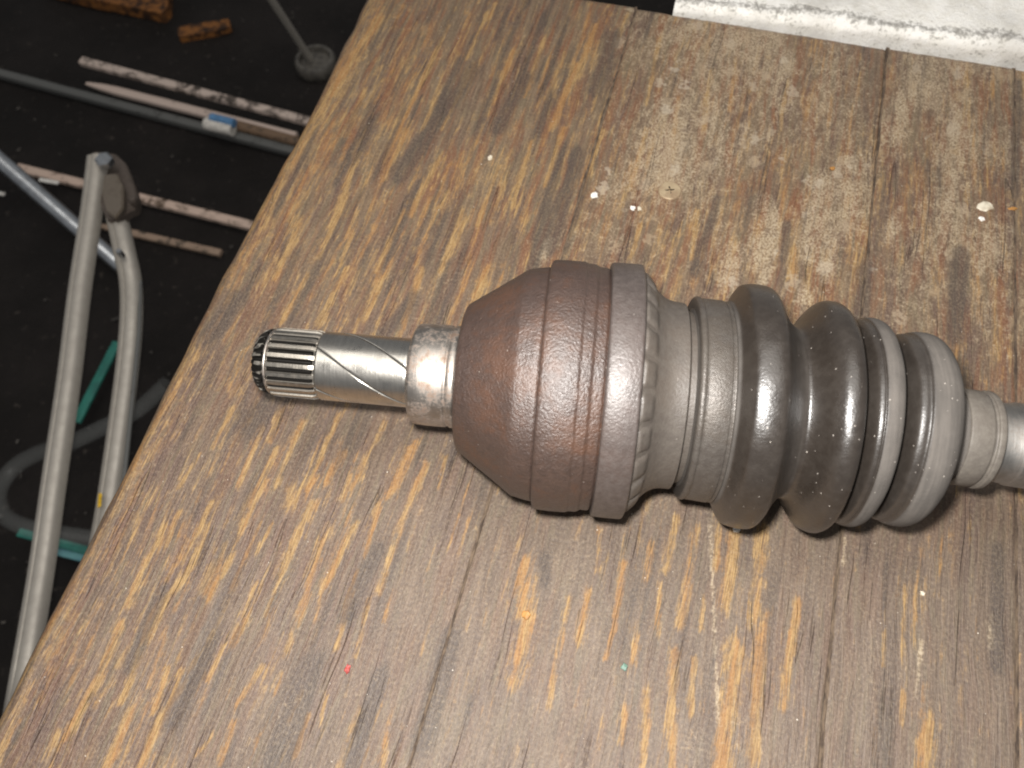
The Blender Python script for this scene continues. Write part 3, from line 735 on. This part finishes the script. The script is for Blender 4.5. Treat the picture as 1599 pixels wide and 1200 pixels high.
M_tealp = simple('teal_plastic', (0.02, 0.17, 0.13), 0.5, (0.015, 0.11, 0.09), 60, 0.1)
M_bluep = simple('pale_blue_plastic', (0.11, 0.28, 0.29), 0.5, (0.08, 0.21, 0.24), 60, 0.1)
M_yellow = simple('yellow_tape', (0.75, 0.48, 0.02), 0.5)
tO = NT('orange_offcut_wood'); oO = tO.coord()
nO = tO.noise(tO.mapv(oO, (40, 260, 120)), 1.0, 5, 0.7); nP = tO.noise(oO, 60, 4, 0.7)
M_offcut = tO.out(tO.mix(tO.step(nP, 0.42, 0.60), tO.mix(tO.step(nO, 0.3, 0.7), (0.30, 0.125, 0.035), (0.15, 0.06, 0.022)), (0.035, 0.02, 0.014)), 0.8, 0.0, tO.bump(nO, 0.002, 0.8), 0.2)

def stick(name, a, b, za, zb, w_, h_, mat, label, cat, bend=0.0, parent=None, n=14, ragged=False):
    """flat batten between two pixels at given heights"""
    p, q = at(*a, za), at(*b, zb)
    o0 = (p + q) / 2
    pts = [p.lerp(q, i / (n - 1)) - o0 + Vector((0, 0, bend * math.sin(math.pi * i / (n - 1)))) for i in range(n)]
    sc = [1.0 + 0.05 * mnoise.noise(Vector((i * 0.7, w_ * 900, 0))) for i in range(n)]
    if ragged: sc[0] = 0.35; sc[1] = 0.8
    bm = bmesh.new(); sweep(bm, pts, round_rect(w_, h_, min(w_, h_) * 0.22), scales=sc)
    o = from_bm(name, bm, mat, parent); o.location = o0
    return tag(o, label, cat)
g_ = 'sticks on the floor'
stick('wooden_batten', (128, 96), (545, 207), FZ+0.040, FZ+0.040, 0.0115, 0.008, M_pale, 'upper of two chipped pale battens running under the bench edge', 'batten')
stick('wooden_batten', (135, 131), (462, 214), FZ+0.014, FZ+0.020, 0.0120, 0.008, M_pale2, 'lower of two pale battens, with a broken left tip', 'batten', ragged=True)
stick('metal_pipe', (-60, 100), (520, 254), FZ+0.010, FZ+0.010, 0.0120, 0.011, M_greyst, 'dark grey pipe lying below the pale battens', 'pipe')
tube = empty('brown_tube', at(430, 214, FZ + 0.02))
tag(tube, 'dark brown tube with blue and white paper sleeve near the bench edge', 'tube')
def local_tube(name, a, b, z, r, mat, parent, n=10, seg=16, z2=None):
    p, q = at(*a, z) - parent.location, at(*b, z if z2 is None else z2) - parent.location
    bm = bmesh.new(); sweep(bm, [p.lerp(q, i / (n - 1)) for i in range(n)], circle(r, seg))
    return from_bm(name, bm, mat, parent)
local_tube('tube_body', (330, 186), (560, 246), FZ+0.018, 0.0070, M_brownst, tube)
local_tube('white_sleeve', (322, 193), (364, 203), FZ+0.026, 0.0086, simple('white_paper', (0.70, 0.66, 0.60), 0.7), tube)
local_tube('blue_band', (330, 184), (366, 193), FZ+0.033, 0.0060, simple('blue_paper', (0.10, 0.24, 0.44), 0.6), tube)
stick('wooden_batten', (28, 263), (420, 360), FZ+0.012, FZ+0.012, 0.0120, 0.008, painted_stick('dirty_pale_paint', (0.56, 0.42, 0.34), (0.10, 0.065, 0.04), 0.05), 'dirty pale batten passing behind the folding frame hinge', 'batten')
stick('white_chip', (62, 281), (91, 286), FZ+0.022, FZ+0.022, 0.0050, 0.002, M_white, 'bright white chip lying on the dirty pale batten', 'chip')
stick('white_chip', (-8, 301), (7, 304), FZ+0.004, FZ+0.004, 0.0050, 0.002, M_white, 'white chip at the left edge below the chrome tube', 'chip')
stick('wooden_batten', (150, 352), (345, 396), FZ+0.008, FZ+0.008, 0.0090, 0.006, painted_stick('brown_batten_paint', (0.30, 0.21, 0.15), (0.06, 0.045, 0.03), 0.04), 'thin brown batten below the dirty pale batten', 'batten', ragged=True)
# chrome tube, leaning
ct = empty('chrome_tube', at(190, 415, FZ + 0.02)); tag(ct, 'shiny chrome tube slanting behind the folding frame', 'tube')
local_tube('tube_body', (-70, 190), (192, 418), FZ + 0.10, 0.0098, M_chrome, ct, 12, 24, FZ + 0.016)
local_tube('tube_end', (191, 417), (196, 421), FZ + 0.0165, 0.0104, M_rubberft, ct, 3, 24, FZ + 0.015)
# orange offcuts at the top
def slab(name, corners, z, th, mat, label, cat):
    P = [at(x, y, z) for x, y in corners]; o0 = sum(P, Vector()) / len(P)
    bm = bmesh.new(); lo = [bm.verts.new(p - o0 - Vector((0, 0, th))) for p in P]; hi = [bm.verts.new(p - o0) for p in P]
    n = len(P); bm.faces.new(hi); bm.faces.new(lo[::-1])
    for i in range(n): bm.faces.new((lo[i], lo[(i+1) % n], hi[(i+1) % n], hi[i]))
    bmesh.ops.recalc_face_normals(bm, faces=bm.faces)
    bmesh.ops.bevel(bm, geom=list(bm.edges), offset=0.0006, segments=1, affect='EDGES')
    o = from_bm(name, bm, mat, None, True, 25); o.location = o0
    return tag(o, label, cat)
slab('wood_offcut', [(60, -22), (140, -2), (200, 10), (252, 21), (262, 10), (262, -60), (70, -60)], FZ + 0.02, 0.018, M_offcut, 'orange brown board end cut off by the top edge', 'offcut')
slab('wood_offcut', [(277, 42), (279, 58), (330, 49), (360, 42), (357, 29), (318, 35)], FZ + 0.012, 0.011, M_offcut, 'small orange brown wood chunk on the dark floor', 'offcut')
# steel rod standing in a round foot
rod = empty('footed_rod', at(496, 108, FZ)); tag(rod, 'thin steel rod standing in a round dark foot', 'rod')
bm = bmesh.new(); c0 = Vector((0, 0, 0))
pr = [(0.0, 0.0), (0.027, 0.0), (0.029, 0.004), (0.029, 0.016), (0.026, 0.020), (0.022, 0.020), (0.020, 0.012), (0.0, 0.010)]
rings = [[bm.verts.new((max(r, 1e-4) * math.cos(2*math.pi*k/32), max(r, 1e-4) * math.sin(2*math.pi*k/32), z)) for k in range(32)] for r, z in pr]
for a, b in zip(rings, rings[1:]):
    for k in range(32): bm.faces.new((a[k], a[(k+1) % 32], b[(k+1) % 32], b[k]))
from_bm('round_foot', bm, simple('grey_foot', (0.11, 0.10, 0.085), 0.5, (0.05, 0.045, 0.04), 120), rod)
local_tube('rod_body', (484, 92), (385, -60), FZ + 0.012, 0.0050, M_alu, rod, 10, 16, FZ + 0.20)
# teal plastic pieces
stick('plastic_strip', (183, 535), (119, 660), FZ+0.02, FZ+0.02, 0.0105, 0.004, M_tealp, 'teal plastic strip lying between the two frame legs', 'strip')
stick('plastic_strip', (30, 832), (165, 868), FZ+0.03, FZ+0.03, 0.0085, 0.004, M_tealp, 'pale teal strip under the clear hose near the bench corner', 'strip')
stick('plastic_strip', (80, 858), (165, 880), FZ+0.024, FZ+0.024, 0.0090, 0.004, M_bluep, 'light blue strip against the teal strip near the bench corner', 'strip')
# clear hose loop
t = NT('clear_plastic_hose'); t.out((0.55, 0.57, 0.55), 0.25, 0.0, None, 0.9, **{'Alpha': 0.06})
path = [(260, 600), (215, 640), (160, 668), (105, 694), (60, 708), (22, 730), (-2, 765), (2, 800), (30, 820), (80, 832), (150, 842), (230, 850)]
P = [at(x, y, FZ + 0.045 + 0.02 * math.sin(i * 0.9)) for i, (x, y) in enumerate(path)]
P = [Vector(p) for p in catmull([tuple(p) for p in P], 6)]
o0 = P[0].copy(); bm = bmesh.new(); sweep(bm, [p - o0 for p in P], circle(0.0085, 18), cap=False)
h = from_bm('clear_hose', bm, t.mat, None); h.location = o0
tag(h, 'loop of clear plastic hose at the left, passing behind the frame legs', 'hose')
# aluminium folding frame: two legs joined by a hinge bracket
fr = empty('folding_frame', at(60, 1010, FZ + 0.05)); tag(fr, 'aluminium folding frame with two legs and hinge bracket beside the bench', 'frame')
ZT, ZB = -0.26, -0.33
def leg_mesh(path, name):
    P = [at(x, y, z) - fr.location for x, y, z in path]
    P = [Vector(p) for p in catmull([tuple(p) for p in P], 6)]
    bm = bmesh.new()
    sec = [(-0.0088, -0.004), (-0.0082, 0.0045), (-0.005, 0.0072), (0.0005, 0.0076), (0.0022, 0.0066), (0.0030, 0.0052), (0.0040, 0.0060), (0.0070, 0.0050), (0.0088, 0.0020), (0.0088, -0.0050), (0.005, -0.0072), (-0.005, -0.0072)]
    sweep(bm, P, sec)
    return from_bm(name, bm, M_alu, fr, True, 50)
leg_mesh([(152, 247, ZT), (142, 330, ZT-0.01), (124, 450, ZT-0.02), (107, 590, ZT-0.03), (85, 740, ZT-0.04), (62, 900, ZT-0.05), (28, 1100, ZT-0.06), (2, 1230, -0.42), (-8, 1300, -0.512)], 'leg')
lg = leg_mesh([(178, 320, ZT-0.012), (193, 390, ZT-0.02), (203, 440, ZT-0.03), (204, 500, ZT-0.035), (197, 580, ZT-0.045), (184, 680, ZT-0.055), (168, 790, ZT-0.065), (150, 900, ZT-0.07), (138, 1000, -0.42), (130, 1070, -0.512)], 'leg')
bm = bmesh.new()
P = [at(x, y, ZT - 0.03) - fr.location for x, y in [(219, 440), (217, 520), (208, 610), (199, 700), (188, 800)]]
sweep(bm, P, circle(0.0018, 8)); from_bm('cable', bm, M_greyst, fr)
def plate(name, corners, z, th, mat, parent):
    P = [at(x, y, zz) - fr.location for (x, y), zz in zip(corners, [z] * len(corners))]
    bm = bmesh.new(); lo = [bm.verts.new(p - Vector((0, 0, th))) for p in P]; hi = [bm.verts.new(p) for p in P]; n = len(P)
    bm.faces.new(hi); bm.faces.new(lo[::-1])
    for i in range(n): bm.faces.new((lo[i], lo[(i+1) % n], hi[(i+1) % n], hi[i]))
    bmesh.ops.recalc_face_normals(bm, faces=bm.faces)
    bmesh.ops.bevel(bm, geom=list(bm.edges), offset=0.0012, segments=2, affect='EDGES')
    return from_bm(name, bm, mat, parent)
br = plate('hinge_bracket', [(140, 240), (150, 236), (180, 240), (196, 255), (208, 285), (216, 312), (212, 326), (200, 330), (186, 345), (168, 345), (158, 325), (150, 280)], ZT - 0.006, 0.010, M_dkmetal, fr)
plate('hinge_plate', [(162, 272), (182, 270), (192, 292), (192, 325), (180, 340), (166, 330), (158, 300)], ZT + 0.002, 0.006, metal('worn_plate', (0.30, 0.25, 0.20), 0.42, 0.6, 500, None, 0.8), br)
def bolt(px, py, z, r, mat, parent):
    c = at(px, py, z) - fr.location; bm = bmesh.new()
    rows = [[bm.verts.new(c + Vector((rr * math.cos(math.pi*k/3+0.2), rr * math.sin(math.pi*k/3+0.2), zz))) for k in range(6)] for rr, zz in ((r, -0.004), (r, 0.002), (r * 0.8, 0.004))]
    for a, b in zip(rows, rows[1:]):
        for k in range(6): bm.faces.new((a[k], a[(k+1) % 6], b[(k+1) % 6], b[k]))
    bm.faces.new(rows[-1]); return from_bm('bolt', bm, mat, parent, False)
bolt(163, 251, ZT + 0.008, 0.0080, M_chrome, br); bolt(209, 314, ZT - 0.002, 0.0042, M_dkmetal, br); bolt(188, 396, ZT - 0.008, 0.0030, M_chrome, lg)
stick_o = plate('yellow_tape', [(153, 768), (158, 768), (156, 792), (151, 794)], ZT - 0.050, 0.003, M_yellow, fr)
# loose grit on the floor
bm = bmesh.new(); r = random.Random(3)
for _ in range(700):
    x, y = r.uniform(-1.0, 0.1), r.uniform(-0.5, 0.9); s = r.uniform(0.001, 0.0035) * (2.0 if r.random() < 0.06 else 1)
    c0 = Vector((x, y, FZ + 0.003 + s * 0.3))
    vs = [bm.verts.new(c0 + Vector((r.uniform(-s, s), r.uniform(-s, s), r.uniform(0, s)))) for _ in range(4)]
    for f in ((0, 1, 2), (0, 1, 3), (1, 2, 3), (0, 2, 3)): bm.faces.new([vs[i] for i in f])
gr = from_bm('floor_grit', bm, simple('grey_grit', (0.09, 0.08, 0.07), 0.8, (0.03, 0.026, 0.022), 40), None, False)
tag(gr, 'loose grit scattered over the dark floor', 'grit', kind='stuff')
